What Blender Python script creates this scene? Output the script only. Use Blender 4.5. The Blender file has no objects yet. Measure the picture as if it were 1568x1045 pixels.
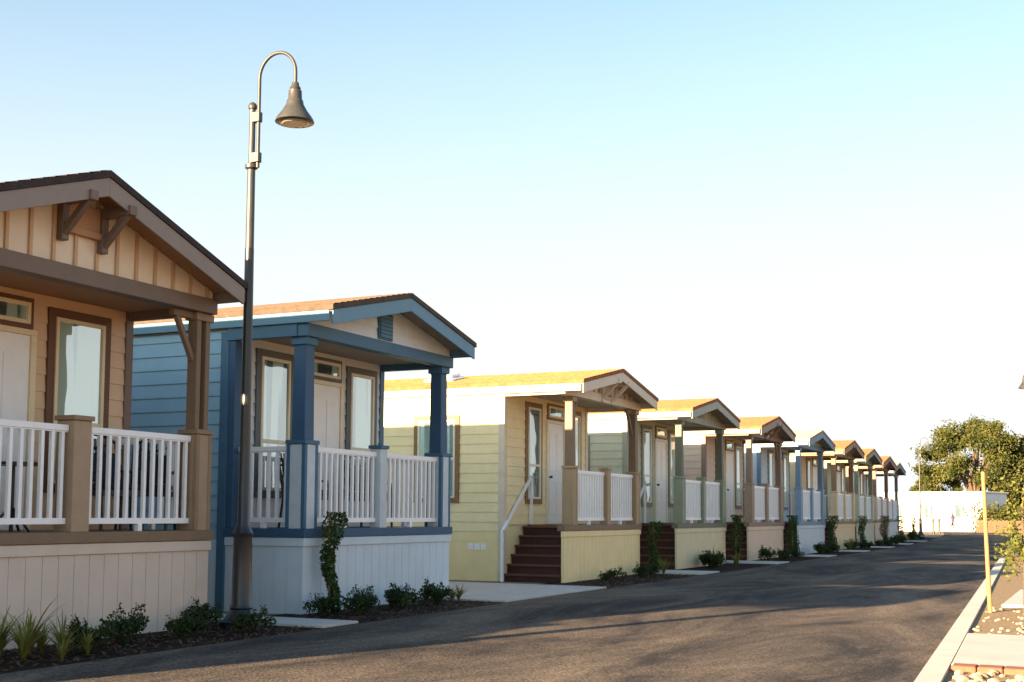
import bpy, math, random
from mathutils import Vector, Matrix, noise
random.seed(7)
R=math.radians
ZOOM=None
scene=bpy.context.scene
# ---------------------------------------------------------------- materials
def newmat(name):
    m=bpy.data.materials.new(name); m.use_nodes=True
    nt=m.node_tree; b=nt.nodes['Principled BSDF']
    return m,nt,b
def mat(name,col,rough=0.6,var=0.12,scale=6.0,bump=0.0,bscale=60.0,spec=0.4,stretch=None,metal=0.0,col2=None):
    m,nt,b=newmat(name)
    b.inputs['Roughness'].default_value=rough
    b.inputs['Specular IOR Level'].default_value=spec
    b.inputs['Metallic'].default_value=metal
    tc=nt.nodes.new('ShaderNodeTexCoord'); mp=nt.nodes.new('ShaderNodeMapping')
    nt.links.new(tc.outputs['Object'],mp.inputs['Vector'])
    if stretch: mp.inputs['Scale'].default_value=stretch
    n=nt.nodes.new('ShaderNodeTexNoise'); n.inputs['Scale'].default_value=scale
    n.inputs['Detail'].default_value=6; n.inputs['Roughness'].default_value=0.65
    nt.links.new(mp.outputs[0],n.inputs['Vector'])
    r=nt.nodes.new('ShaderNodeValToRGB')
    c=Vector(col); d=c*(1-var) if col2 is None else Vector(col2); l=c*(1+var) if col2 is None else c
    r.color_ramp.elements[0].position=0.3; r.color_ramp.elements[1].position=0.7
    r.color_ramp.elements[0].color=(*d,1); r.color_ramp.elements[1].color=(*[min(1,x) for x in l],1)
    nt.links.new(n.outputs['Fac'],r.inputs['Fac']); nt.links.new(r.outputs[0],b.inputs['Base Color'])
    if bump>0:
        n2=nt.nodes.new('ShaderNodeTexNoise'); n2.inputs['Scale'].default_value=bscale; n2.inputs['Detail'].default_value=4
        nt.links.new(mp.outputs[0],n2.inputs['Vector'])
        bp=nt.nodes.new('ShaderNodeBump'); bp.inputs['Strength'].default_value=bump; bp.inputs['Distance'].default_value=0.02
        nt.links.new(n2.outputs['Fac'],bp.inputs['Height']); nt.links.new(bp.outputs[0],b.inputs['Normal'])
    return m
def glassmat():
    m,nt,b=newmat('window_glass')
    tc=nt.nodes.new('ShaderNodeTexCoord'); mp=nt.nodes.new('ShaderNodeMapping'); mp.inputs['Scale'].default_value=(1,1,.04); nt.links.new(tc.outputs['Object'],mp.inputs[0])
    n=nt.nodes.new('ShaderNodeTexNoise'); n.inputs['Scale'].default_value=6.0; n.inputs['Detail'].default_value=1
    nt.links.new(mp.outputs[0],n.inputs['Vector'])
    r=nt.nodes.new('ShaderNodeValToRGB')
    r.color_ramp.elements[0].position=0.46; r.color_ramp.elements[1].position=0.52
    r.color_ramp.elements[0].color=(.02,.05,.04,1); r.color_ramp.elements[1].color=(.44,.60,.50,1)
    nt.links.new(n.outputs['Fac'],r.inputs['Fac']); nt.links.new(r.outputs[0],b.inputs['Base Color'])
    b.inputs['Roughness'].default_value=.3
    g=nt.nodes.new('ShaderNodeBsdfGlossy'); g.inputs['Roughness'].default_value=.02; g.inputs['Color'].default_value=(.90,.98,1,1)
    mx=nt.nodes.new('ShaderNodeMixShader'); mx.inputs[0].default_value=.42
    n3=nt.nodes.new('ShaderNodeTexNoise'); n3.inputs['Scale'].default_value=2.5; n3.inputs['Detail'].default_value=0
    nt.links.new(tc.outputs['Object'],n3.inputs['Vector'])
    bp=nt.nodes.new('ShaderNodeBump'); bp.inputs['Strength'].default_value=.25; bp.inputs['Distance'].default_value=.02
    nt.links.new(n3.outputs['Fac'],bp.inputs['Height']); nt.links.new(bp.outputs[0],g.inputs['Normal'])
    nt.links.new(b.outputs[0],mx.inputs[1]); nt.links.new(g.outputs[0],mx.inputs[2])
    nt.links.new(mx.outputs[0],nt.nodes['Material Output'].inputs['Surface'])
    return m
GLASS=glassmat()
WHITE=mat('white_vinyl',(.84,.86,.88),.4,.04,8)
DOOR=mat('door_white',(.80,.80,.78),.4,.05,5)
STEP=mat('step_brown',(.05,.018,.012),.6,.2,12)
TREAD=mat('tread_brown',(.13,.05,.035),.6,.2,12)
DARKM=mat('dark_metal',(.014,.016,.02),.4,.2,10,spec=.5)
def leafmat(name,a,bcol,scale=3.0,trans=.25):
    m,nt,b=newmat(name)
    tc=nt.nodes.new('ShaderNodeTexCoord'); n=nt.nodes.new('ShaderNodeTexNoise'); n.inputs['Scale'].default_value=scale; n.inputs['Detail'].default_value=5
    nt.links.new(tc.outputs['Object'],n.inputs['Vector'])
    r=nt.nodes.new('ShaderNodeValToRGB'); r.color_ramp.elements[0].position=.35; r.color_ramp.elements[1].position=.68
    r.color_ramp.elements[0].color=(*a,1); r.color_ramp.elements[1].color=(*bcol,1)
    nt.links.new(n.outputs['Fac'],r.inputs['Fac']); nt.links.new(r.outputs[0],b.inputs['Base Color'])
    b.inputs['Roughness'].default_value=.55; b.inputs['Specular IOR Level'].default_value=.25
    t=nt.nodes.new('ShaderNodeBsdfTranslucent'); nt.links.new(r.outputs[0],t.inputs['Color'])
    mx=nt.nodes.new('ShaderNodeMixShader'); mx.inputs[0].default_value=trans
    nt.links.new(b.outputs[0],mx.inputs[1]); nt.links.new(t.outputs[0],mx.inputs[2])
    nt.links.new(mx.outputs[0],nt.nodes['Material Output'].inputs['Surface'])
    return m
LEAF=leafmat('shrub_leaf',(.012,.03,.010),(.055,.09,.025),5)
LEAF2=leafmat('vine_leaf',(.018,.05,.012),(.07,.12,.03),5)
SPIKE=leafmat('blade_leaf',(.10,.14,.03),(.32,.28,.07),4)
TREELEAF=leafmat('tree_leaf',(.030,.045,.010),(.105,.110,.028),.6)
SAPLEAF=leafmat('sapling_leaf',(.08,.11,.02),(.18,.20,.035),4,.4)
BARK=mat('bark',(.10,.075,.05),.9,.3,4,.5,20)
STAKE=mat('stake_wood',(.24,.15,.07),.8,.2,10)

# ---------------------------------------------------------------- mesh helper
class MB:
    def __init__(s): s.v=[]; s.f=[]
    def box(s,x0,x1,y0,y1,z0,z1):
        i=len(s.v)
        s.v+=[(x0,y0,z0),(x1,y0,z0),(x1,y1,z0),(x0,y1,z0),(x0,y0,z1),(x1,y0,z1),(x1,y1,z1),(x0,y1,z1)]
        s.f+=[(i,i+3,i+2,i+1),(i+4,i+5,i+6,i+7),(i,i+1,i+5,i+4),(i+1,i+2,i+6,i+5),(i+2,i+3,i+7,i+6),(i+3,i,i+4,i+7)]
    def quad(s,a,b,c,d):
        i=len(s.v); s.v+=[tuple(a),tuple(b),tuple(c),tuple(d)]; s.f.append((i,i+1,i+2,i+3))
    def prism(s,poly,axis,a0,a1):
        n=len(poly); i=len(s.v)
        for a in (a0,a1):
            for p in poly:
                s.v.append((a,p[0],p[1]) if axis=='x' else (p[0],a,p[1]))
        s.f.append(tuple(range(i,i+n))); s.f.append(tuple(range(i+2*n-1,i+n-1,-1)))
        for k in range(n):
            k2=(k+1)%n; s.f.append((i+k,i+n+k,i+n+k2,i+k2))
    def beam(s,p,q,w):
        p=Vector(p); q=Vector(q); d=(q-p).normalized()
        u=d.cross(Vector((0,0,1))); 
        if u.length<.01: u=Vector((1,0,0))
        u.normalize(); w2=u.cross(d).normalized(); i=len(s.v)
        for c in (p,q):
            for a,b in ((-1,-1),(1,-1),(1,1),(-1,1)): s.v.append(tuple(c+u*a*w/2+w2*b*w/2))
        s.f+=[(i,i+1,i+2,i+3),(i+7,i+6,i+5,i+4)]
        for k in range(4):
            k2=(k+1)%4; s.f.append((i+k,i+4+k,i+4+k2,i+k2))
    def tube(s,pts,rads,n=8):
        pts=[Vector(p) for p in pts]; i0=len(s.v); prev=None
        for k,p in enumerate(pts):
            d=(pts[min(k+1,len(pts)-1)]-pts[max(k-1,0)]).normalized()
            u=prev if prev else (Vector((1,0,0)) if abs(d.x)<.9 else Vector((0,1,0)))
            u=(u-d*u.dot(d)).normalized(); prev=u; w=d.cross(u)
            r=rads[k] if hasattr(rads,'__len__') else rads
            for j in range(n):
                a=2*math.pi*j/n; s.v.append(tuple(p+u*math.cos(a)*r+w*math.sin(a)*r))
        for k in range(len(pts)-1):
            for j in range(n):
                j2=(j+1)%n; s.f.append((i0+k*n+j,i0+k*n+j2,i0+(k+1)*n+j2,i0+(k+1)*n+j))
        s.f.append(tuple(range(i0+n-1,i0-1,-1))); L=i0+(len(pts)-1)*n; s.f.append(tuple(range(L,L+n)))
    def obj(s,name,m,parent=None,bevel=0,smooth=False,loc=None):
        me=bpy.data.meshes.new(name); me.from_pydata(s.v,[],s.f); me.update()
        ms=m if isinstance(m,(list,tuple)) else [m]
        for x in ms: me.materials.append(x)
        if smooth:
            for p in me.polygons: p.use_smooth=True
        o=bpy.data.objects.new(name,me); scene.collection.objects.link(o)
        if parent: o.parent=parent
        if loc: o.location=loc
        if bevel:
            b=o.modifiers.new('bevel','BEVEL'); b.width=bevel; b.segments=1; b.limit_method='ANGLE'
        return o
def empty(name,loc=(0,0,0),rz=0):
    e=bpy.data.objects.new(name,None); scene.collection.objects.link(e); e.location=loc; e.rotation_euler=(0,0,rz); e.empty_display_size=.3
    return e

# ---------------------------------------------------------------- houses
DZ=1.09; RZ=2.16; CZ=3.70
def house(X,Y0,W,zr,ze,C,stairs=True,style='bb',peak='bracket',dp=1.27,fo=.38,so=.02,leftrail=False,midy=None,win=None,depth=12,colw=.17,pedw=.22,rz=0,wallskirt=.95,double=False,sidewin=True):
    name=C['name']
    E=empty(name,(X,Y0,0),rz)
    wall=mat('siding_'+name,C['wall'],.65,.06,3); side=mat('side_siding_'+name,C['side'],.65,.06,3)
    trim=mat('trim_'+name,C['trim'],.55,.08,4); skirt=mat('skirt_'+name,C['skirt'],.7,.06,2.5)
    post=mat('post_'+name,C['post'],.6,.08,5); ped=mat('pedestal_'+name,C['ped'],.6,.08,5)
    gab=mat('gable_'+name,C['gable'],.65,.06,3); bat=mat('batten_'+name,C['batten'],.65,.06,3)
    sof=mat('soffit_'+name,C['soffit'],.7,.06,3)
    frame=mat('window_frame_'+name,C['frame'],.45,.05,5); wtrim=mat('window_trim_'+name,C['wtrim'],.6,.08,5)
    shingle=mat('shingle_'+name,C['roof'],.9,.3,9,.6,40)
    fas=mat('fascia_'+name,C['fascia'],.55,.06,4)
    m=MB(); m.box(-depth,-dp-.02,.02,W-.02,.02,CZ+.05); m.obj('wall_core',wall,E)
    lap=.19
    m=MB(); z=DZ
    while z<CZ:
        z1=min(z+lap,CZ); m.quad((-dp+.018,.0,z),(-dp+.018,W,z),(-dp+.003,W,z1),(-dp+.003,.0,z1)); m.quad((-dp,.0,z),(-dp,W,z),(-dp+.018,W,z),(-dp+.018,0,z)); z+=lap
    m.obj('front_siding',wall,E)
    m=MB(); z=wallskirt
    while z<CZ+.02:
        z1=min(z+lap,CZ+.02)
        m.quad((-depth,-.018,z),(-dp,-.018,z),(-dp,-.002,z1),(-depth,-.002,z1)); m.quad((-depth,0.01,z),(-dp,.01,z),(-dp,-.018,z),(-depth,-.018,z))
        m.quad((-depth,W+.018,z),(-dp,W+.018,z),(-dp,W+.002,z1),(-depth,W+.002,z1)); z+=lap
    m.obj('side_siding',side,E)
    m=MB()
    for y in (-.03,W-.09): m.box(-dp-.10,-dp+.03,y,y+.12,DZ if y>0 else .0,CZ)
    m.obj('corner_board',trim,E,.004)
    m=MB(); m.box(-depth,-dp-.008,-.012,W+.012,0,wallskirt-.005)
    m.obj('side_skirt',skirt,E)
    m=MB(); m2=MB()
    y=0.0; gw=.205; x0g=.004
    while y<W-.01:
        y1=min(y+gw,W); m.box(-.04,0,y+x0g,y1-x0g,0,.86); y+=gw
    m2.box(-.05,-.006,.0,W,0,.88)
    sides=[W] + ([] if stairs else [0])
    for sy in sides:
        s=1 if sy>0 else -1; x=-.05
        while x>-dp:
            x1=max(x-gw,-dp); a,b=sorted((sy-s*.04,sy)); m.box(x1+x0g,x-x0g,a,b,0,.86); x-=gw
        a,b=sorted((sy-s*.05,sy-s*.006)); m2.box(-dp,-.05,a,b,0,.88)
    m.obj('porch_skirt',skirt,E); m2.obj('porch_skirt_back',skirt,E)
    m=MB()
    y0d=1.15 if stairs else 0
    m.box(0-.05,.02,-.02,W+.02,.865,.975)
    if not stairs: m.box(-dp,-.05,-.02,.02,.865,.975)
    m.box(-dp,-.05,W-.02,W+.02,.865,.975)
    m.obj('skirt_band',skirt,E,.004)
    m=MB(); m.box(-dp-.01,.035,y0d,W+.035,.98,DZ)
    if stairs: m.box(-.12,.035,-.03,y0d-.002,.98,DZ)
    else: m.box(-dp,.035,-.035,-.002,.98,DZ-.003)
    m.obj('porch_deck',post,E,.004)
    cols=MB(); peds=MB(); caps=MB()
    cz=CZ-.12
    yl=pedw/2+(.45 if stairs else 0)
    def column(xc,yc):
        pw=pedw
        peds.box(xc-pw/2,xc+pw/2,yc-pw/2,yc+pw/2,DZ,RZ+.02)
        for sx in (-1,1):
            for sy in (-1,1):
                ax=xc+sx*(pw/2-.02); ay=yc+sy*(pw/2-.02); caps.box(ax-.028,ax+.028,ay-.028,ay+.028,DZ+.002,RZ+.018)
        caps.box(xc-pw/2-.02,xc+pw/2+.02,yc-pw/2-.02,yc+pw/2+.02,RZ+.022,RZ+.075)
        if double:
            for dy in (-.10,.055): cols.box(xc-.07,xc+.07,yc+dy,yc+dy+.075,RZ+.077,cz)
            caps.box(xc-.09,xc+.09,yc-.13,yc+.17,cz-.09,cz-.002)
        else:
            w0=colw/2; w1=colw/2*.9; i=len(cols.v)
            for zz,w in ((RZ+.077,w0),(cz,w1)): cols.v+=[(xc-w,yc-w,zz),(xc+w,yc-w,zz),(xc+w,yc+w,zz),(xc-w,yc+w,zz)]
            cols.f+=[(i,i+3,i+2,i+1),(i+4,i+5,i+6,i+7)]+[(i+k,i+(k+1)%4,i+4+(k+1)%4,i+4+k) for k in range(4)]
            caps.box(xc-w0-.02,xc+w0+.02,yc-w0-.02,yc+w0+.02,cz-.10,cz-.002)
    column(-pedw/2-.0,yl); column(-pedw/2,W-pedw/2)
    my=midy or (W/2+(.25 if stairs else 0))
    mw=C.get('midw',.18)
    peds.box(-mw-.01,-.01,my-mw/2,my+mw/2,DZ,RZ+.05); caps.box(-mw-.03,.01,my-mw/2-.02,my+mw/2+.02,RZ+.052,RZ+.10)
    if not stairs: cols.box(-dp-.02,-dp+.14,-.02,.13,DZ,cz)
    capm=mat('cap_'+name,C.get('cap',C['ped']),.6,.08,5)
    cols.obj('porch_column',post,E,.006); peds.obj('porch_pedestal',ped,E,.006); caps.obj('post_cap',capm,E,.004)
    if peak=='bracket':
        m=MB(); 
        yc=W-pedw/2
        m.beam((-pedw/2,yc-.10,cz-.55),(-pedw/2,yc-.38,cz-.07),.06)
        m.beam((-pedw/2,yc-.46,cz-.04),(-pedw/2,yc,cz-.04),.075)
        m.beam((-pedw/2,yl+.08,cz-.5),(-pedw/2,yl+.3,cz-.06),.06)
        m.obj('knee_brace',post,E,.004)
    m=MB()
    def rail(p,q):
        p=Vector((p[0],p[1],0)); q=Vector((q[0],q[1],0)); L=(q-p).length; d=(q-p)/L; n=Vector((-d.y,d.x,0))
        for z0,z1,w in ((RZ-.06,RZ,.05),(RZ-.075,RZ-.062,.03),(DZ+.08,DZ+.14,.04)):
            i=len(m.v); c=[p+n*w/2,q+n*w/2,q-n*w/2,p-n*w/2]
            m.v+=[(k.x,k.y,z0) for k in c]+[(k.x,k.y,z1) for k in c]
            m.f+=[(i,i+1,i+2,i+3),(i+7,i+6,i+5,i+4)]+[(i+k,i+4+k,i+4+(k+1)%4,i+(k+1)%4) for k in range(4)]
        nb=max(2,int(L/.125)); 
        for k in range(nb):
            c=p+d*(L*(k+.5)/nb); m.box(c.x-.019,c.x+.019,c.y-.019,c.y+.019,DZ+.14,RZ-.076)
        c=p+d*L*.5; m.box(c.x-.03,c.x+.03,c.y-.03,c.y+.03,DZ+.002,DZ+.08)
    xr=-.10
    rail((xr,yl+pedw/2+.01),(xr,my-mw/2-.01)); rail((xr,my+mw/2+.01),(xr,W-pedw-.01))
    rail((-pedw-.01,W-.12),(-dp+.04,W-.12))
    if leftrail: rail((-pedw-.01,.10),(-dp+.15,.10))
    m.obj('railing',WHITE,E)
    if stairs:
        m=MB(); tr0=MB(); n=6; y=.0
        for k in range(n):
            z1=DZ*(k+1)/n-.03
            m.box(-dp+.012,-.07,y+k*.18,y+(k+1)*.18+.05,0.01,z1-.04)
            tr0.box(-dp+.010,-.065,y+k*.18-.04,y+(k+1)*.18+.02,z1-.039,z1)
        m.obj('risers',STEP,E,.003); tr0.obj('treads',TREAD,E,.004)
        m=MB(); m.beam((-dp+.06,-.16,.95),(-dp+.06,1.15,2.05),.05); m.beam((-dp+.06,-.16,0),(-dp+.06,-.16,.98),.05); m.beam((-dp+.06,1.15,DZ),(-dp+.06,1.15,2.06),.05)
        m.obj('handrail',WHITE,E)
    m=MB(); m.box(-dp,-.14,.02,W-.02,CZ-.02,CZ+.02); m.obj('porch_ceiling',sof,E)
    m=MB(); m.box(-.14,.03,-.02,W+.02,CZ-.12,CZ+.05)
    if stairs: m.box(-depth,-.141,-.05,.0,CZ-.03,CZ+.05)
    m.box(-dp-.0,-.141,-.04,.06,CZ-.12,CZ+.05) if not stairs else m.box(-dp,-.141,.001,.06,CZ-.12,CZ+.05)
    m.box(-dp,-.141,W-.06,W+.04,CZ-.12,CZ+.05)
    m.obj('porch_beam',trim,E,.005)
    c=W/2; sl=(zr-ze)/(c+so)
    zt=lambda y: zr-abs(y-c)*sl
    m=MB(); t=.07
    m.prism([(-so-.03,zt(-so-.03)-t),(c,zr-t),(W+so+.03,zt(W+so+.03)-t),(W+so+.03,zt(W+so+.03)),(c,zr),(-so-.03,zt(-so-.03))],'x',-depth-.1,fo+.045)
    m.obj('roof',shingle,E)
    m=MB()
    rows=int((c+so)/.14)
    for k in range(rows):
        y0=-so+(c+so)*k/rows; z0=zt(y0)
        m.quad((-depth-.1,y0,z0+.012),(fo+.045,y0,z0+.012),(fo+.045,y0+(c+so)/rows,zt(y0+(c+so)/rows)+.002),(-depth-.1,y0+(c+so)/rows,zt(y0+(c+so)/rows)+.002))
        m.quad((-depth-.1,y0,z0+.001),(fo+.045,y0,z0+.001),(fo+.045,y0,z0+.012),(-depth-.1,y0,z0+.012))
    m.obj('shingle_course',shingle,E)
    m=MB(); h=.19; b=t+.003
    for a0,a1 in ((-so,c),(c,W+so)):
        m.prism([(a0,zt(a0)-b-h),(a1,zt(a1)-b-h),(a1,zt(a1)-b),(a0,zt(a0)-b)],'x',fo,fo+.03)
    m.box(-depth,fo-.002,-so-.055,-so-.025,ze-b-h+.04,ze-b-.012); m.box(-depth,fo-.002,W+so+.025,W+so+.055,ze-b-h+.04,ze-b-.012)
    m.obj('fascia',fas,E,.004)
    m=MB()
    for a0,a1 in ((-so,c),(c,W+so)):
        m.prism([(a0,zt(a0)-b-.03),(a1,zt(a1)-b-.03),(a1,zt(a1)-b),(a0,zt(a0)-b)],'x',-depth+.02,fo-.003)
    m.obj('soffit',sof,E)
    zb=CZ+.051; g=t+.04
    m=MB(); m.prism([(.0,zb),(W,zb),(W,max(zb+.01,zt(W)-g)),(c,zr-g),(0,max(zb+.01,zt(0)-g))],'x',-.12,-.03); m.obj('gable_wall',gab,E)
    m=MB()
    if style=='bb':
        y=.12
        while y<W-.05:
            m.prism([(y-.02,zb),(y+.02,zb),(y+.02,zt(y+.02)-g),(y-.02,zt(y-.02)-g)],'x',-.029,-.006); y+=.29
    else:
        z=zb
        while z<zr-g-.1:
            z1=z+.17; hw=lambda zz:min(c,(zr-g-zz)/sl)
            if hw(z1)<=0.02: break
            m.quad((-.008,c-hw(z),z),(-.008,c+hw(z),z),(-.024,c+hw(z1),z1),(-.024,c-hw(z1),z1)); z=z1
    m.obj('gable_boards',bat,E)
    if peak=='bracket':
        m=MB(); zz=zr-.42
        m.box(-.03,.05,c-.24,c+.30,zz-.20,zz-.13)
        m.box(-.03,.03,c-.20,c+.28,zz-.128,zz+.12)
        m.obj('gable_vent_box',sof,E,.003)
        m=MB()
        for yy in (c-.22,c+.32):
            zz2=zt(yy)-g-.05
            m.box(-.028,.07,yy-.045,yy+.045,zz2-.48,zz2-.12)
            m.box(-.028,fo+.06,yy-.05,yy+.05,zz2-.118,zz2-.02)
            m.beam((.03,yy,zz2-.42),(fo-.02,yy,zz2-.10),.07)
        m.obj('gable_bracket',trim,E,.006)
    else:
        m=MB(); m.box(-.028,.012,c-.22,c+.16,zr-.66,zr-.27); m.obj('gable_vent_frame',trim,E,.004)
        m=MB()
        for k in range(6):
            z=zr-.63+k*.055; m.quad((.035,c-.19,z),(.035,c+.13,z),(.014,c+.13,z+.05),(.014,c-.19,z+.05))
        m.obj('gable_vent_louvre',fas,E)
    tr=MB(); fr=MB(); gl=MB()
    def win_f(y0,y1,z0,z1,tw=.10,muntin=True):
        x=-dp
        tr.box(x+.0,x+.04,y0-tw,y0,z0-tw,z1+tw); tr.box(x,x+.04,y1,y1+tw,z0-tw,z1+tw); tr.box(x,x+.041,y0,y1,z1,z1+tw); tr.box(x,x+.045,y0,y1,z0-tw,z0)
        f=.045
        fr.box(x,x+.055,y0+.001,y0+f,z0+.001,z1-.001); fr.box(x,x+.055,y1-f,y1-.001,z0+.001,z1-.001); fr.box(x,x+.054,y0+f,y1-f,z1-f,z1-.001); fr.box(x,x+.054,y0+f,y1-f,z0+.001,z0+f)
        if muntin: fr.box(x,x+.05,y0+f,y1-f,2.26,2.31)
        gl.box(x+.018,x+.032,y0+f,y1-f,z0+f,z1-f)
    w=win or ((.68,1.35),(1.85,2.65),(2.93,3.6))
    win_f(*w[0],1.60,3.46); win_f(*w[2],1.60,3.46)
    d0,d1=w[1]; win_f(d0+.02,d1-.02,3.32,3.56,.05,False)
    for xa,xb in (((-dp-1.9,-dp-1.05),) if sidewin else ())+((-dp-6,-dp-5),):
        y=0
        z0,z1,tw=1.6,3.15,.09
        tr.box(xa-tw,xa,y-.045,y,z0-tw,z1+tw); tr.box(xb,xb+tw,y-.045,y,z0-tw,z1+tw); tr.box(xa,xb,y-.046,y,z1,z1+tw); tr.box(xa,xb,y-.048,y,z0-tw,z0)
        fr.box(xa+.001,xa+.04,y-.055,y,z0,z1); fr.box(xb-.04,xb-.001,y-.055,y,z0,z1); fr.box(xa+.04,xb-.04,y-.054,y,z1-.04,z1-.001); fr.box(xa+.04,xb-.04,y-.054,y,z0+.001,z0+.04); fr.box(xa+.04,xb-.04,y-.05,y,2.35,2.4)
        gl.box(xa+.04,xb-.04,y-.036,y-.02,z0+.04,z1-.04)
    dm=MB(); x=-dp
    fr.box(x,x+.05,d0-.08,d0,DZ,3.2); fr.box(x,x+.05,d1,d1+.08,DZ,3.2); fr.box(x,x+.051,d0-.08,d1+.08,3.201,3.265)
    dm.box(x,x+.03,d0+.001,d1-.001,DZ+.005,3.2)
    for (a,bb,e,f2) in ((.08,.42,.2,.9),(.55,.9,.2,.9),(.08,.42,1.1,1.9),(.55,.9,1.1,1.9)):
        ww=d1-d0; dm.box(x+.03,x+.038,d0+a*ww,d0+bb*ww,DZ+e,DZ+f2)
    dm.obj('door',DOOR,E,.004)
    km=MB(); km.tube([(x+.038,d0+.08,DZ+.98),(x+.09,d0+.08,DZ+.98)],[.022,.03],8); km.obj('door_knob',DARKM,E)
    tr.obj('window_trim',wtrim,E,.003); fr.obj('window_frame',frame,E,.003); gl.obj('window_pane',GLASS,E)
    vm=MB()
    for k in range(3): vm.box(-dp-.75+k*.14,-dp-.64+k*.14,-.02,-.013,.60,.72)
    vm.obj('skirt_vent',WHITE,E)
    return E

def C(name,wall,trim,skirt,roof=(.50,.33,.17),**k):
    d=dict(name=name,wall=wall,side=wall,trim=trim,skirt=skirt,post=trim,ped=skirt,gable=wall,batten=wall,soffit=(.55,.45,.33),frame=(.75,.70,.55),wtrim=trim,roof=roof,fascia=trim)
    d.update(k); return d
RF=(.25,.105,.042)
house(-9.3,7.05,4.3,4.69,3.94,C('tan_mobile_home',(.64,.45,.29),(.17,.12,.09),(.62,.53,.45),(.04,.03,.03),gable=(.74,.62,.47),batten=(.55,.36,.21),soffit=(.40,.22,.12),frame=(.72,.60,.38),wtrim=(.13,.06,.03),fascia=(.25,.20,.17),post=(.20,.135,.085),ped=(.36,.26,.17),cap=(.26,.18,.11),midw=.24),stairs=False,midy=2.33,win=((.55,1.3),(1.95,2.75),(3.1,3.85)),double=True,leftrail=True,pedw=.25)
house(-9.3,13.2,3.9,4.43,3.97,C('blue_mobile_home',(.60,.64,.64),(.05,.135,.22),(.54,.65,.73),(.08,.06,.045),side=(.25,.43,.56),gable=(.58,.60,.61),batten=(.62,.66,.67),soffit=(.34,.29,.23),frame=(.72,.64,.46),wtrim=(.12,.13,.13),fascia=(.12,.25,.35),post=(.032,.09,.17),ped=(.50,.57,.62),cap=(.045,.13,.22),midw=.18),stairs=False,style='lap',peak='vent',leftrail=True,colw=.21,pedw=.28,sidewin=False)
house(-9.3,21.6,4.22,4.27,3.85,C('yellow_mobile_home',(.83,.71,.42),(.66,.57,.44),(.83,.70,.38),roof=RF,post=(.20,.135,.085),ped=(.36,.26,.15),gable=(.74,.64,.48),batten=(.48,.36,.22),wtrim=(.24,.14,.06),fascia=(.62,.54,.43)),midy=2.4,win=((1.05,1.65),(2.05,2.85),(3.2,3.75)))
house(-9.3,28.4,4.15,4.25,3.85,C('green_mobile_home',(.48,.50,.40),(.30,.32,.26),(.66,.60,.40),roof=RF,post=(.13,.145,.10),ped=(.24,.28,.20),wtrim=(.20,.22,.16),fascia=(.31,.33,.29)),peak='vent',win=((1.1,1.7),(2.1,2.9),(3.2,3.75)))
house(-9.3,34.9,4.2,4.27,3.85,C('beige_mobile_home',(.62,.50,.40),(.23,.16,.12),(.66,.53,.40),roof=RF,fascia=(.25,.20,.17),ped=(.34,.25,.18)),win=((1.1,1.7),(2.1,2.9),(3.2,3.75)))
house(-9.3,41.2,4.2,4.25,3.85,C('light_blue_mobile_home',(.52,.61,.66),(.13,.23,.33),(.52,.60,.65),roof=(.26,.23,.20),ped=(.22,.34,.45)),peak='vent',win=((1.1,1.7),(2.1,2.9),(3.2,3.75)))
far=[('ochre_mobile_home',(.62,.50,.30),(.24,.155,.09),-9.4,47.7),('sage_mobile_home',(.47,.48,.36),(.19,.21,.145),-9.75,54.3),('brown_mobile_home',(.56,.43,.32),(.22,.12,.08),-10.2,61.6),('grey_mobile_home',(.55,.56,.56),(.15,.17,.19),-10.9,69.6)]
for i,(n,w,t,x,y) in enumerate(far):
    house(x,y,4.2,4.27,3.85,C(n,w,t,[c*1.08 for c in w],roof=RF if i<3 else (.18,.17,.16)),peak='bracket' if i%2==0 else 'vent',win=((1.1,1.7),(2.1,2.9),(3.2,3.75)))
house(-9.3,.9,4.2,4.3,3.9,C('cream_mobile_home',(.62,.56,.44),(.3,.25,.2),(.6,.54,.44)),stairs=False)
m=MB(); m.box(-.35,.35,-.3,.3,0,.06); m.box(-.28,.28,-.23,.23,.061,.14); 
o=m.obj('roof_skylight',WHITE,bpy.data.objects['yellow_mobile_home'],.03); o.location=(-3.2,1.1,4.07); o.rotation_euler=(R(11),0,0)

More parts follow.
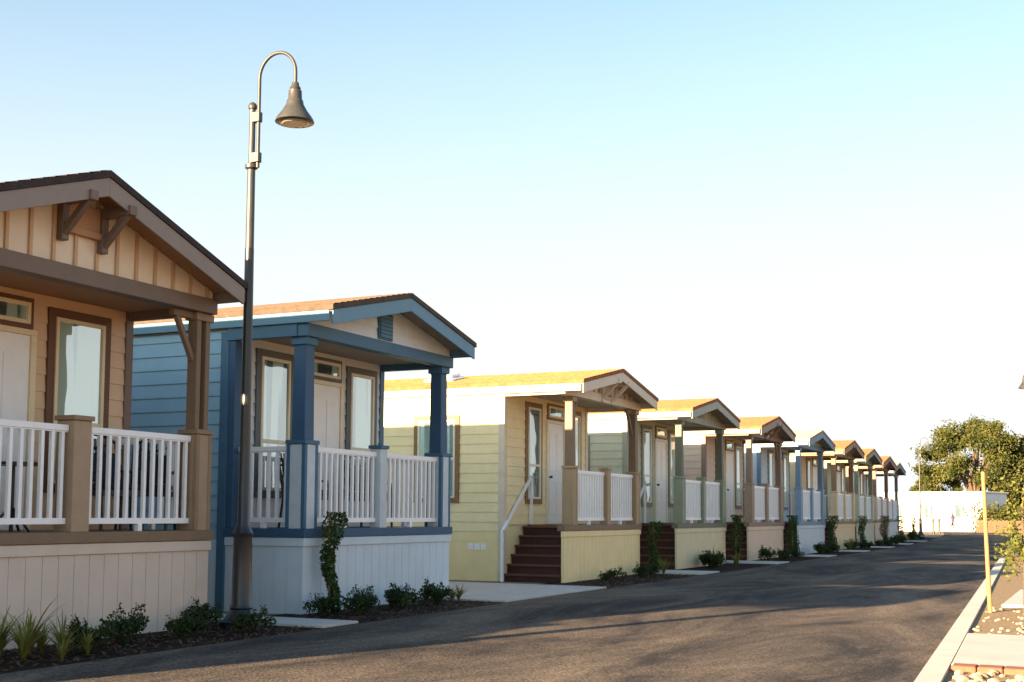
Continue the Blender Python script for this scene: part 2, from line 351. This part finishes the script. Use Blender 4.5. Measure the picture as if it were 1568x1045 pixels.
# ---------------------------------------------------------------- ground
def sheet(name,pts,z,m,sub=False):
    me=bpy.data.meshes.new(name); me.from_pydata([(x,y,z) for x,y in pts],[],[tuple(range(len(pts)))]); me.materials.append(m)
    o=bpy.data.objects.new(name,me); scene.collection.objects.link(o); return o
GROUND=mat('dry_ground',(.24,.18,.12),.95,.25,.6,.5,8,col2=(.16,.12,.07))
MULCH=mat('mulch',(.035,.022,.016),.95,.4,25,1.0,50,col2=(.010,.007,.006),spec=.1)
CONC=mat('concrete',(.44,.43,.41),.85,.10,2.2,.2,80)
PEB=mat('pebble',(.30,.25,.18),.85,.3,9)
def asphalt():
    m,nt,b=newmat('asphalt')
    tc=nt.nodes.new('ShaderNodeTexCoord')
    n=nt.nodes.new('ShaderNodeTexNoise'); n.inputs['Scale'].default_value=.6; n.inputs['Detail'].default_value=10; n.inputs['Roughness'].default_value=.72; n.inputs['Distortion'].default_value=.8
    mp=nt.nodes.new('ShaderNodeMapping'); mp.inputs['Scale'].default_value=(1,.30,1); nt.links.new(tc.outputs['Object'],mp.inputs[0]); nt.links.new(mp.outputs[0],n.inputs['Vector'])
    r=nt.nodes.new('ShaderNodeValToRGB'); r.color_ramp.elements[0].position=.40; r.color_ramp.elements[1].position=.64
    r.color_ramp.elements[0].color=(.036,.036,.040,1); r.color_ramp.elements[1].color=(.145,.125,.108,1); nt.links.new(n.outputs['Fac'],r.inputs[0])
    n2=nt.nodes.new('ShaderNodeTexNoise'); n2.inputs['Scale'].default_value=45; n2.inputs['Detail'].default_value=3; nt.links.new(tc.outputs['Object'],n2.inputs['Vector'])
    r2=nt.nodes.new('ShaderNodeValToRGB'); r2.color_ramp.elements[0].position=.3; r2.color_ramp.elements[1].position=.75; r2.color_ramp.elements[0].color=(.45,.45,.45,1); r2.color_ramp.elements[1].color=(1.8,1.72,1.6,1); nt.links.new(n2.outputs['Fac'],r2.inputs[0])
    mx=nt.nodes.new('ShaderNodeMix'); mx.data_type='RGBA'; mx.blend_type='MULTIPLY'; mx.inputs[0].default_value=1; nt.links.new(r.outputs[0],mx.inputs[6]); nt.links.new(r2.outputs[0],mx.inputs[7]); nt.links.new(mx.outputs[2],b.inputs['Base Color'])
    bp=nt.nodes.new('ShaderNodeBump'); bp.inputs['Strength'].default_value=.8; bp.inputs['Distance'].default_value=.012; nt.links.new(n2.outputs['Fac'],bp.inputs['Height']); nt.links.new(bp.outputs[0],b.inputs['Normal'])
    b.inputs['Roughness'].default_value=.9; b.inputs['Specular IOR Level'].default_value=.08
    return m
ASPH=asphalt()
sheet('ground',[(-600,-200),(600,-200),(600,900),(-600,900)],0,GROUND)
RE=lambda y:-1.4-(y-10)*.055
LE=lambda y:-7.95 if y<42 else -7.95-(y-42)**2*.00105
pts=[(RE(y),y) for y in (-20,10,50,80,112)]+[(LE(y),y) for y in (112,100,90,80,70,60,50,42,-20)]
sheet('road',pts,.012,ASPH)
ys=[-2,20,42,50,60,70,80]
sheet('planting_bed',[(LE(y)-.0,y) for y in ys]+[(LE(y)-1.6,y) for y in reversed(ys)],.008,MULCH)
m=MB()
def slab(x0,x1,y0,y1,z=.035): m.box(x0,x1,y0,y1,.0,z)
slab(-14,-9.305,11.75,12.5); slab(-9.295,-8.0,11.75,12.5); slab(-16,-9.305,17.25,20.5); slab(-9.295,-8.0,17.25,18.85); slab(-9.295,-8.0,18.86,20.5)
m.box(-9.25,-8.0,16.45,17.24,0,.034)
for y in (26.0,32.8,39.4,45.7,52.2,59,66.3): slab(-16,LE(y)-.05,y,y+1.5)
m.obj('footpath',CONC,None,.006)
m=MB()
n=24
for k in range(n):
    y0=-4+k*4; y1=y0+3.985
    i=len(m.v)
    for y in (y0,y1):
        xr=RE(y); m.v+=[(xr,y,0),(xr+.03,y,.07),(xr+.22,y,.08),(xr+.22,y,0)]
    m.f+=[(i,i+1,i+5,i+4),(i+1,i+2,i+6,i+5),(i+2,i+3,i+7,i+6),(i,i+3,i+2,i+1),(i+4,i+5,i+6,i+7)]
m.obj('kerb',CONC)
GRAV=mat('gravel',(.30,.23,.14),.95,.3,30,1,40,col2=(.13,.09,.05))
sheet('gravel_bed',[(RE(y)+.21,y) for y in (-4,90)]+[(8,90),(8,-4)],.05,GRAV)
m=MB()
m.prism([(RE(10.95)+.23,10.95),(3.5,10.95),(3.5,13.9),(RE(13.9)+.23,13.9)],'x',0,.085)
m.v=[(b_,c_,a_) for a_,b_,c_ in m.v]
m.box(RE(19)+.5,3,18.6,22.5,.0,.09)
m.obj('pavement',CONC,None,.008)
BR=mat('brick_edge',(.24,.085,.05),.85,.2,15)
m=MB(); x=-1.2
while x<3: m.box(x,x+.19,10.72,10.935,.0,.095); x+=.20
m.obj('brick_edging',BR,None,.008)
rg=random.Random(3)
m=MB()
for k in range(260):
    y=rg.choice((rg.uniform(14.0,18.3),rg.uniform(9.4,10.7))); x=RE(y)+.27+rg.uniform(0,1.6); s=rg.uniform(.010,.028)*(1.8 if y<11 else 1); m.tube([(x,y,.04),(x,y,.05+s*.5),(x,y,.05+s)],[s,s*1.1,s*.4],5)
m.obj('gravel_stones',PEB)
E=empty('offscreen_bounce_wall',(7.2,-6,0)); wm=mat('bounce_wall_tan',(.50,.34,.19),.9,.1,2); m=MB(); m.box(0,.2,0,70,0,2.0);  # unseen wall, added to reflect in the windows and bounce warm light
for k in range(18): m.box(-.05,.25,k*4-.15+.5,k*4+.15+.5,0,2.12)
m.obj('panels',wm,E,.01); m=MB(); m.box(-.06,.26,0,70,2.001,2.07); m.obj('coping',CONC,E)

# ---------------------------------------------------------------- plants
def leafquad(m,c,s,rng):
    a=Vector((rng.gauss(0,1),rng.gauss(0,1),rng.gauss(0,1))).normalized()
    b=a.cross(Vector((rng.gauss(0,1),rng.gauss(0,1),rng.gauss(0,1)))).normalized()
    s1=s*rng.uniform(.6,1.2); s2=s1*.55
    m.quad(c-a*s1,c-b*s2,c+a*s1,c+b*s2)
def shrubmesh(seed,h=.32,w=.29,n=760,s=.024):
    rng=random.Random(seed); m=MB()
    lob=[(Vector((rng.uniform(-.5,.5)*w,rng.uniform(-.5,.5)*w,rng.uniform(.3,.65)*h)),rng.uniform(.4,.7)) for _ in range(7)]
    for i in range(n):
        c,r=rng.choice(lob); d=Vector((rng.gauss(0,1),rng.gauss(0,1),rng.gauss(0,1))).normalized()*r*(rng.random()**.4)
        p=c+Vector((d.x*w*.6,d.y*w*.6,d.z*h*.45)); p.z=max(.01,p.z); leafquad(m,p,s,rng)
    for k in range(12):
        a=rng.uniform(0,6.28); L=rng.uniform(.8,1.2); tip=Vector((math.cos(a)*w*.5,math.sin(a)*w*.5,h*L)); m.tube([(0,0,0),(math.cos(a)*w*.3,math.sin(a)*w*.3,h*.6),tuple(tip)],[.006,.004,.002],4)
        for j in range(7): leafquad(m,tip+Vector((rng.gauss(0,.015),rng.gauss(0,.015),-rng.random()*.08)),s*.8,rng)
    return m
def bladesmesh(seed,h=.5,n=40,w=.014):
    rng=random.Random(seed); m=MB()
    for k in range(n):
        a=rng.uniform(0,6.28); L=h*rng.uniform(.6,1.1); out=rng.uniform(.15,.6)*h; d=Vector((math.cos(a),math.sin(a),0)); t=Vector((-d.y,d.x,0))*w
        pr=None; q=rng.uniform(.6,1.4)
        for j in range(6):
            u=j/5; p=d*out*(u**1.6)+Vector((0,0,L*(u-.35*u*u*q))); ww=t*(1-u*.9)
            if pr: m.quad(pr[0]-pr[1],pr[0]+pr[1],p+ww,p-ww)
            pr=(p,ww)
    return m
SH=[]
for k in range(4):
    o=shrubmesh(k+1).obj('shrub',LEAF); SH.append(o.data); bpy.data.objects.remove(o)
BL=[]
for k in range(2):
    o=bladesmesh(k+20).obj('lily_plant',SPIKE); BL.append(o.data); bpy.data.objects.remove(o)
def put(data,name,x,y,s=1,z=.0):
    o=bpy.data.objects.new(name,data); scene.collection.objects.link(o); o.location=(x,y,z); o.rotation_euler=(0,0,rg.uniform(0,6)); o.scale=(s,s,s*rg.uniform(.85,1.15)); return o
for x,y,s in ((-8.5,8.75,1.1),(-8.6,9.3,1.1),(-8.9,9.6,.7),(-8.55,10.0,.8),(-8.75,10.45,.8)): put(SH[rg.randrange(4)],'shrub',x,y,s)
put(SH[1],'shrub',-8.35,10.95,1.0); put(SH[2],'shrub',-9.05,11.05,1.1)
for x,y,s in ((-8.65,8.15,1.2),(-8.4,8.3,1.05),(-8.85,8.0,1.3),(-8.3,8.5,.7),(-8.5,7.95,1.2),(-8.75,8.4,1.0),(-8.2,8.1,.7)): put(BL[rg.randrange(2)],'lily_plant',x,y,s)
for x,y,s in ((-8.9,13.0,.9),(-8.5,13.3,1.05),(-8.75,13.75,.9),(-8.6,14.45,1),(-8.8,14.85,1.1),(-8.55,15.4,1.15),(-8.8,15.8,.8)): put(SH[rg.randrange(4)],'shrub',x,y,s)
for y,s in ((16.1,.7),(16.3,.85)): put(BL[0],'lily_plant',-8.7,y,s)
for y,s in ((22.5,.8),(23.2,.9),(24.0,.8),(24.8,1),(25.2,.9),(25.6,1.1)): put(rg.choice(SH+BL),'shrub',-8.8+rg.uniform(-.15,.2),y,s)
for base in (28.4,34.9,41.2,47.7,54.3,61.6,69.6):
    for k in range(6):
        yy=base+rg.uniform(-.1,4.0); put(rg.choice(SH+BL[:1]),'shrub',LE(yy)-.8+rg.uniform(-.25,.3),yy,rg.uniform(.8,1.5))
def vine(x,y,h,w=.16,seed=0):
    rng=random.Random(seed); m=MB()
    for k in range(int(1100*h)):
        z=h*rng.random(); ww=w*(.55+.6*noise.noise(Vector((seed*3.1,z*2.2,0)))+.35*(z/h)); a=rng.uniform(0,6.28); r=ww*math.sqrt(rng.random())
        p=Vector((math.cos(a)*r*.8+.03*math.sin(z*7),math.sin(a)*r+.05*math.sin(z*5+seed),z)); leafquad(m,p,.033,rng)
    st=MB(); st.beam((0,-.04,0),(0,-.06,h*1.0),.02); st.beam((0,.04,0),(0,.06,h),.02)
    E=empty('climbing_vine',(x,y,0)); m.obj('leaves',LEAF2,E); st.obj('stake',STAKE,E); return E
vine(-9.10,13.55,1.30,.17,1); vine(-9.05,26.05,1.15,.2,2)
for k,yy in enumerate((32.7,39.25,45.6,52.1,58.8,66.0,74)): vine(LE(yy)-1.1,yy,1.3,.28,5+k)
m=MB()
for k in range(3200):
    y=rg.uniform(7,16.4) if k%3 else rg.uniform(20.6,26)
    if 11.7<y<12.55: continue
    c=Vector((-7.90-rg.random()*1.35,y,.022)); a=rg.uniform(0,3.14); L=rg.uniform(.015,.035); d=Vector((math.cos(a)*L,math.sin(a)*L,rg.uniform(-.008,.012))); e=Vector((-d.y*.35,d.x*.35,0)); m.quad(c-d-e,c+d-e,c+d+e,c-d+e)
m.obj('mulch_chips',mat('bark_chip',(.09,.05,.03),.9,.5,9))

# ---------------------------------------------------------------- street lamps
POLE=mat('pole_paint',(.010,.013,.016),.35,.25,8,spec=.6)
POLE2=mat('bronze_paint',(.040,.041,.040),.42,.25,8,spec=.5)
LENS=mat('lamp_lens',(.40,.37,.30),.3,.1,8)
def lamp(x,y,rz=0):
    E=empty('street_lamp',(x,y,0),rz)
    m=MB(); prof=[(0,.26),(.07,.26),(.09,.20),(.16,.15),(.20,.125),(.22,.135),(.26,.115),(1.0,.105),(1.06,.12),(1.10,.10),(1.16,.07),(2.2,.062),(4.35,.052)]
    m.tube([(0,0,z) for z,r in prof],[r for z,r in prof],20); o=m.obj('pole_base',POLE,E,smooth=True)
    md=o.modifiers.new('es','EDGE_SPLIT'); md.split_angle=R(35)
    m=MB(); prof=[(4.35,.050),(5.28,.046),(5.30,.075),(5.34,.075),(5.36,.038),(6.0,.036),(6.01,.05),(6.04,.055),(6.07,.04),(6.09,.01)]
    m.tube([(0,0,z) for z,r in prof],[r for z,r in prof],16)
    o=m.obj('pole_upper',POLE2,E,smooth=True); o.modifiers.new('es','EDGE_SPLIT').split_angle=R(35)
    m=MB(); ax=.09; rr=.255
    pts=[(ax,0,5.30+k*.105) for k in range(11)]
    for k in range(1,19):
        a=math.pi*(1-k/18); pts.append((ax+rr+rr*math.cos(a),0,6.36+.27*math.sin(a)))
    pts.append((ax+2*rr,0,6.22))
    m.tube(pts,.021,10)
    o=m.obj('arm',POLE2,E,smooth=True); o.modifiers.new('es','EDGE_SPLIT').split_angle=R(60)
    m=MB()
    for z in (5.42,5.9): m.box(.0,ax+.03,-.035,.035,z-.06,z+.06)
    m.obj('arm_bracket',POLE2,E,.006)
    bx=ax+2*rr
    m=MB(); prof=[(6.24,.02),(6.235,.04),(6.20,.045),(6.17,.065),(6.15,.055),(6.14,.075),(6.04,.08),(6.02,.095),(5.98,.10),(5.90,.145),(5.84,.19),(5.80,.215),(5.77,.225),(5.765,.215)]
    m.tube([(bx,0,z) for z,r in prof],[r for z,r in prof],28)
    o=m.obj('lamp_bell',POLE2,E,smooth=True); o.modifiers.new('es','EDGE_SPLIT').split_angle=R(40)
    m=MB(); m.tube([(bx,0,5.762),(bx,0,5.745)],[.17,.14],24); m.obj('lamp_lens',LENS,E)
    return E
lamp(-8.92,11.48); lamp(-1.95,46.5,math.pi); lamp(-11.6,88)

# ---------------------------------------------------------------- patio chairs
CUSH=mat('cushion',(.02,.025,.04),.9)
def chair(x,y,rz):
    E=empty('patio_chair',(x,y,DZ),rz); m=MB(); t=.018
    for a in (-.25,.25):
        m.tube([(.25,a,0),(.23,a,.42),(.2,a,.64),(-.2,a,.66)],t,6); m.tube([(-.28,a,0),(-.22,a,.42),(-.27,a,.7),(-.33,a,.98)],t,6)
    m.tube([(-.33,-.25,.98),(-.35,-.12,1.05),(-.36,0,1.07),(-.35,.12,1.05),(-.33,.25,.98)],t,6)
    for a in (-.18,-.09,0,.09,.18): m.tube([(-.23,a,.44),(-.29,a,.72),(-.35,a,1.02)],.012,5)
    for (cy,cz,r) in ((0,.82,.10),(-.13,.66,.06),(.13,.66,.06),(0,.6,.05),(-.13,.9,.05),(.13,.9,.05)):
        m.tube([(-.23-.11*(cz-.44)/.55,cy+r*math.cos(k*.5236),cz+r*math.sin(k*.5236)) for k in range(13)],.014,5)
    m.box(-.24,.26,-.25,.25,.38,.44)
    m.obj('frame',DARKM,E); m=MB(); m.box(-.22,.25,-.23,.23,.442,.52); m.prism([(-.20,.53),(-.13,.53),(-.20,.86),(-.27,.86)],'y',-.2,.2); m.obj('cushion',CUSH,E,.02)
chair(-9.9,10.4,R(-15)); chair(-9.85,10.95,R(-60)); chair(-9.9,15.7,R(-30)); chair(-9.9,14.1,R(10))
def chair_table(x,y):
    E=empty('patio_table',(x,y,DZ)); m=MB(); m.tube([(0,0,.66),(0,0,.69)],[.3,.3],20); m.tube([(0,0,0),(0,0,.66)],.02,8)
    for k in range(3): a=k*2.09; m.tube([(0,0,.25),(.25*math.cos(a),.25*math.sin(a),0)],.014,6)
    m.obj('frame',DARKM,E)
chair_table(-9.85,9.0)
E=empty('notice_sign',(-9.2,7.75,0)); m=MB(); m.box(.0,.02,-.2,.2,.45,.8); m.obj('plate',WHITE,E,.005); m=MB(); m.box(.021,.024,.03,.17,.55,.62); m.obj('red_marking',mat('red_paint',(.5,.04,.03)),E); m=MB(); m.box(-.03,-.001,-.02,.02,0,.8); m.obj('post',DARKM,E)

# ---------------------------------------------------------------- stakes and sapling
def stake(x,y,h,lean=(0,0),name='wooden_stake'):
    m=MB(); m.tube([(0,0,0),(lean[0],lean[1],h)],[.03,.024],10); return m.obj(name,STAKE,None,loc=(x,y,.04))
stake(-1.45,17.45,1.85,(-.05,0)); stake(-.95,17.7,1.85)
E=empty('sapling_tree',(-1.02,17.2,.04)); m=MB(); m.tube([(0,0,0),(.02,0,.8),(.0,.03,1.3),(.05,0,1.8)],[.018,.014,.01,.005],6)
rng=random.Random(9); lf=MB()
for k in range(30):
    z=rng.uniform(.45,1.6); a=rng.uniform(0,6.28); L=rng.uniform(.15,.36); tip=Vector((math.cos(a)*L,math.sin(a)*L,z+.15)); m.tube([(0,0,z),tip],[.006,.003],4)
    for j in range(26): leafquad(lf,Vector((0,0,z)).lerp(tip,rng.uniform(.4,1.1))+Vector((rng.gauss(0,.04),rng.gauss(0,.04),rng.gauss(0,.05))),.032,rng)
m.obj('trunk',BARK,E); lf.obj('leaves',SAPLEAF,E)

# ---------------------------------------------------------------- trees
def tree(x,y,h,w,seed,name='oak_tree',n=105,per=400,ls=.14,trunkh=.28,low=.55):
    rng=random.Random(seed); E=empty(name,(x,y,0)); m=MB(); lf=MB()
    m.tube([(0,0,0),(.1,0,h*.15),(0,.1,h*trunkh)],[h*.04,h*.03,h*.026],10)
    for k in range(n):
        a=rng.uniform(0,6.28); u=rng.uniform(-low,1); r=math.sqrt(max(0,1-u*u)) if u>0 else 1-.25*abs(u)
        rr=rng.uniform(.35,1)**.5*r
        c=Vector((math.cos(a)*rr*w/2*.85,math.sin(a)*rr*w/2*.85,h*.52+u*h*.40*rng.uniform(.7,1)))
        cr=rng.uniform(.06,.13)*w*.70
        if k%4==0: m.tube([(0,0,h*trunkh*.8),(c.x*.4,c.y*.4,h*.4+.1*c.z),tuple(c)],[h*.02,h*.012,h*.004],6)
        for j in range(per):
            d=Vector((rng.gauss(0,1),rng.gauss(0,1),rng.gauss(0,.75)))*cr*.5; leafquad(lf,c+d,ls,rng)
    m.obj('trunk',BARK,E); lf.obj('crown',TREELEAF,E)
def at(px,D):
    a=(px-784)/1900; return (-.4337*D+.901*a*D,.901*D+.4337*a*D)
x,y=at(1492,116); tree(x,y,11.2,11.8,1,low=.9)
x,y=at(1590,118); tree(x,y,9.8,11,2,low=.9)
x,y=at(1432,128); tree(x,y,7.0,6.0,3,n=45,low=.9)
rng=random.Random(5); m=MB()
p0=Vector((*at(1500,104),0)); p1=Vector((*at(1640,100),0))
for k in range(9000):
    t=rng.random(); c=p0.lerp(p1,t); hh=2.0+1.2*noise.noise(Vector((t*14,0,0))); leafquad(m,c+Vector((rng.gauss(0,.6),rng.gauss(0,.6),rng.random()*hh)),.13,rng)
m.obj('hedge',TREELEAF)
E=empty('white_building',(*at(1350,111),0),R(-16)); wm=mat('white_stucco',(.82,.81,.78),.8,.04,2); m=MB(); m.box(0,9.2,0,5,0,3.3); m.obj('walls',wm,E)
m=MB(); m.box(-.15,9.35,-.15,5.15,3.3,3.42); m.obj('parapet',wm,E,.02)
m=MB(); [m.box(xx,xx+1.1,-.03,-.003,1.2,2.3) for xx in (1,3.6,6.6)]; m.obj('windows',GLASS,E)
E=empty('wooden_fence',(0,0,0)); m=MB(); p0=Vector((*at(1495,98),0)); p1=Vector((*at(1650,92),0)); L=(p1-p0).length; d=(p1-p0)/L; n=int(L/.16)
for k in range(n): c=p0+d*(L*k/n); m.box(c.x-.06,c.x+.06,c.y-.012,c.y+.012,.05,1.0+.03*math.sin(k*3))
m.obj('pickets',mat('fence_wood',(.13,.08,.05),.85,.2,8),E)
for px,D in ((1428,92),(1437,95)):
    x,y=at(px,D); m=MB(); m.tube([(0,0,0),(0,0,1.0),(0,0,1.05),(0,0,1.12)],[.10,.10,.11,.04],10); m.obj('bollard',DARKM,None,loc=(x,y,0))

# ---------------------------------------------------------------- person walking
def person(x,y,rz):
    E=empty('walking_person',(x,y,.012),rz)
    J={'pel':((0,0,.95),(.15,.12)),'wa':((0,0,1.10),(.13,.10)),'ch':((.02,0,1.32),(.17,.11)),'nk':((.03,0,1.47),(.055,.055)),'hd0':((.04,0,1.54),(.06,.065)),'hd':((.05,0,1.62),(.085,.10)),'hd1':((.05,0,1.70),(.07,.075)),
     'hl':((0,.09,.90),(.09,.09)),'kl':((.18,.09,.52),(.06,.06)),'al':((.26,.09,.10),(.04,.04)),'tl':((.42,.09,.06),(.035,.035)),
     'hr':((0,-.09,.90),(.09,.09)),'kr':((-.05,-.09,.50),(.06,.06)),'ar':((-.32,-.09,.17),(.04,.04)),'tr':((-.20,-.09,.04),(.035,.035)),
     'sl':((.02,.18,1.41),(.055,.055)),'el':((-.12,.24,1.13),(.042,.042)),'wl':((-.10,.24,.90),(.028,.028)),'fl':((-.05,.24,.80),(.035,.02)),
     'sr':((.02,-.18,1.41),(.055,.055)),'er':((.08,-.24,1.13),(.042,.042)),'wr':((.25,-.22,.95),(.028,.028)),'fr':((.33,-.21,.90),(.035,.02))}
    K=list(J); e=[('pel','wa'),('wa','ch'),('ch','nk'),('nk','hd0'),('hd0','hd'),('hd','hd1'),('pel','hl'),('hl','kl'),('kl','al'),('al','tl'),('pel','hr'),('hr','kr'),('kr','ar'),('ar','tr'),('ch','sl'),('sl','el'),('el','wl'),('wl','fl'),('ch','sr'),('sr','er'),('er','wr'),('wr','fr')]
    me=bpy.data.meshes.new('body'); me.from_pydata([J[k][0] for k in K],[(K.index(a),K.index(b)) for a,b in e],[])
    o=bpy.data.objects.new('body',me); scene.collection.objects.link(o)
    o.modifiers.new('skin','SKIN'); 
    if not me.skin_vertices: raise RuntimeError('no skin layer')
    sv=me.skin_vertices[0].data
    for i,k in enumerate(K): sv[i].radius=J[k][1]; 
    sv[0].use_root=True
    o.modifiers.new('ss','SUBSURF').levels=2
    dg=bpy.context.evaluated_depsgraph_get(); me2=bpy.data.meshes.new_from_object(o.evaluated_get(dg)); bpy.data.objects.remove(o)
    if len(me2.polygons)<100: raise RuntimeError('body empty')
    me2.materials.clear()
    for q in (mat('shirt',(.04,.028,.085)),mat('trousers',(.010,.012,.025)),mat('skin_tone',(.20,.11,.07)),mat('hair',(.02,.012,.008)),mat('shoes',(.02,.02,.02))): me2.materials.append(q)
    for p in me2.polygons:
        c=p.center; p.use_smooth=True
        i=0
        if c.z<.95 and abs(c.y)<.19: i=1
        if c.z<.10: i=4
        if c.z>1.47: i=2
        if c.z>1.66 or (c.z>1.52 and c.x<.03): i=3
        if abs(c.y)>.19 and c.z<1.15: i=2
        p.material_index=i
    b=bpy.data.objects.new('body',me2); scene.collection.objects.link(b); b.parent=E
    m=MB(); m.tube([(.145,0,1.615),(.165,0,1.60),(.14,0,1.59)],[.008,.014,.008],6)
    for s in (-1,1): m.tube([(.05,s*.095,1.60),(.05,s*.105,1.625),(.045,s*.098,1.645)],[.012,.02,.01],6)
    m.obj('nose_and_ears',bpy.data.materials['skin_tone'],E,smooth=True)
    m=MB()
    for s in (-1,1): m.tube([(.128,s*.033,1.635),(.14,s*.033,1.635)],[.012,.008],6)
    m.obj('eyes',DARKM,E)
    m=MB(); m.box(.13,.142,-.025,.025,1.565,1.573); m.obj('mouth',mat('lips',(.2,.07,.06)),E)
    hm=MB()
    for wx,wy,wz,dx,dz in ((-.05,.24,.80,.3,-1),(.33,-.21,.90,.8,-.6)):
        v=Vector((dx,0,dz)).normalized()
        for j,Lf in enumerate((.07,.08,.075,.06)):
            b0=Vector((wx,wy+(j-1.5)*.017,wz)); hm.tube([b0,b0+v*Lf*.5,b0+v*Lf*.8+Vector((.02,0,0))],[.009,.008,.006],5)
        b0=Vector((wx+.02,wy,wz+.03)); hm.tube([b0,b0+Vector((.03,0,-.02)),b0+Vector((.04,0,-.05))],[.01,.009,.007],5)
    hm.obj('fingers',bpy.data.materials['skin_tone'],E,smooth=True)
x,y=at(1458,98)
person(x,y,R(200))

# ---------------------------------------------------------------- light
elev=R(11.5); az=R(198.4)
sd=Vector((math.sin(az)*math.cos(elev),math.cos(az)*math.cos(elev),math.sin(elev)))
L=bpy.data.lights.new('sun','SUN'); L.energy=34; L.angle=R(.5); L.color=(1,.69,.40)
o=bpy.data.objects.new('sun',L); scene.collection.objects.link(o); o.rotation_euler=(-sd).to_track_quat('-Z','Y').to_euler()
w=bpy.data.worlds.new('World'); scene.world=w; w.use_nodes=True; nt=w.node_tree
s=nt.nodes.new('ShaderNodeTexSky'); s.sky_type='NISHITA'; s.sun_disc=False; s.sun_elevation=elev; s.sun_rotation=az; s.air_density=1.0; s.dust_density=1.5; s.ozone_density=1.0
SK=.34
sc=nt.nodes.new('ShaderNodeVectorMath'); sc.operation='MULTIPLY'; sc.inputs[1].default_value=(SK*.90,SK*1.04,SK*1.05); nt.links.new(s.outputs[0],sc.inputs[0])
tc=nt.nodes.new('ShaderNodeTexCoord'); sp=nt.nodes.new('ShaderNodeSeparateXYZ'); nt.links.new(tc.outputs['Generated'],sp.inputs[0])
rp=nt.nodes.new('ShaderNodeValToRGB'); e=rp.color_ramp.elements; e[0].position=.0; e[0].color=(1,1,1,1); e[1].position=.50; e[1].color=(0,0,0,1)
q=e.new(.14); q.color=(.93,)*3+(1,); q=e.new(.22); q.color=(.70,)*3+(1,); q=e.new(.30); q.color=(.42,)*3+(1,); q=e.new(.39); q.color=(.18,)*3+(1,)
nt.links.new(sp.outputs['Z'],rp.inputs[0])
mx=nt.nodes.new('ShaderNodeMix'); mx.data_type='RGBA'; nt.links.new(rp.outputs[0],mx.inputs[0]); nt.links.new(sc.outputs[0],mx.inputs[6]); mx.inputs[7].default_value=(1.02,1.05,1.05,1)
bg=nt.nodes['Background']; bg.inputs[1].default_value=1; nt.links.new(mx.outputs[2],bg.inputs[0])
# ---------------------------------------------------------------- camera
cam=bpy.data.cameras.new('camera'); cam.sensor_width=36; cam.lens=1900/1568*36; cam.clip_end=2000
pitch=R(4.5); f=1900
cam.shift_y=(787-522.5-f*math.tan(pitch))/1568
if ZOOM:
    zf,zx,zy=ZOOM; cam.lens*=zf; cam.shift_y=(cam.shift_y-(zy-522.5)/1568)*zf; cam.shift_x=(zx-784)/1568*zf
co=bpy.data.objects.new('camera',cam); scene.collection.objects.link(co)
hd=R(25.7)
M=Matrix.Rotation(hd,4,'Z')@Matrix.Rotation(R(90)+pitch,4,'X')@Matrix.Rotation(R(.35),4,'Z')
co.matrix_world=Matrix.Translation((0,0,1.3))@M
scene.camera=co
scene.view_settings.view_transform='Standard'; scene.view_settings.look='None'; scene.view_settings.exposure=0
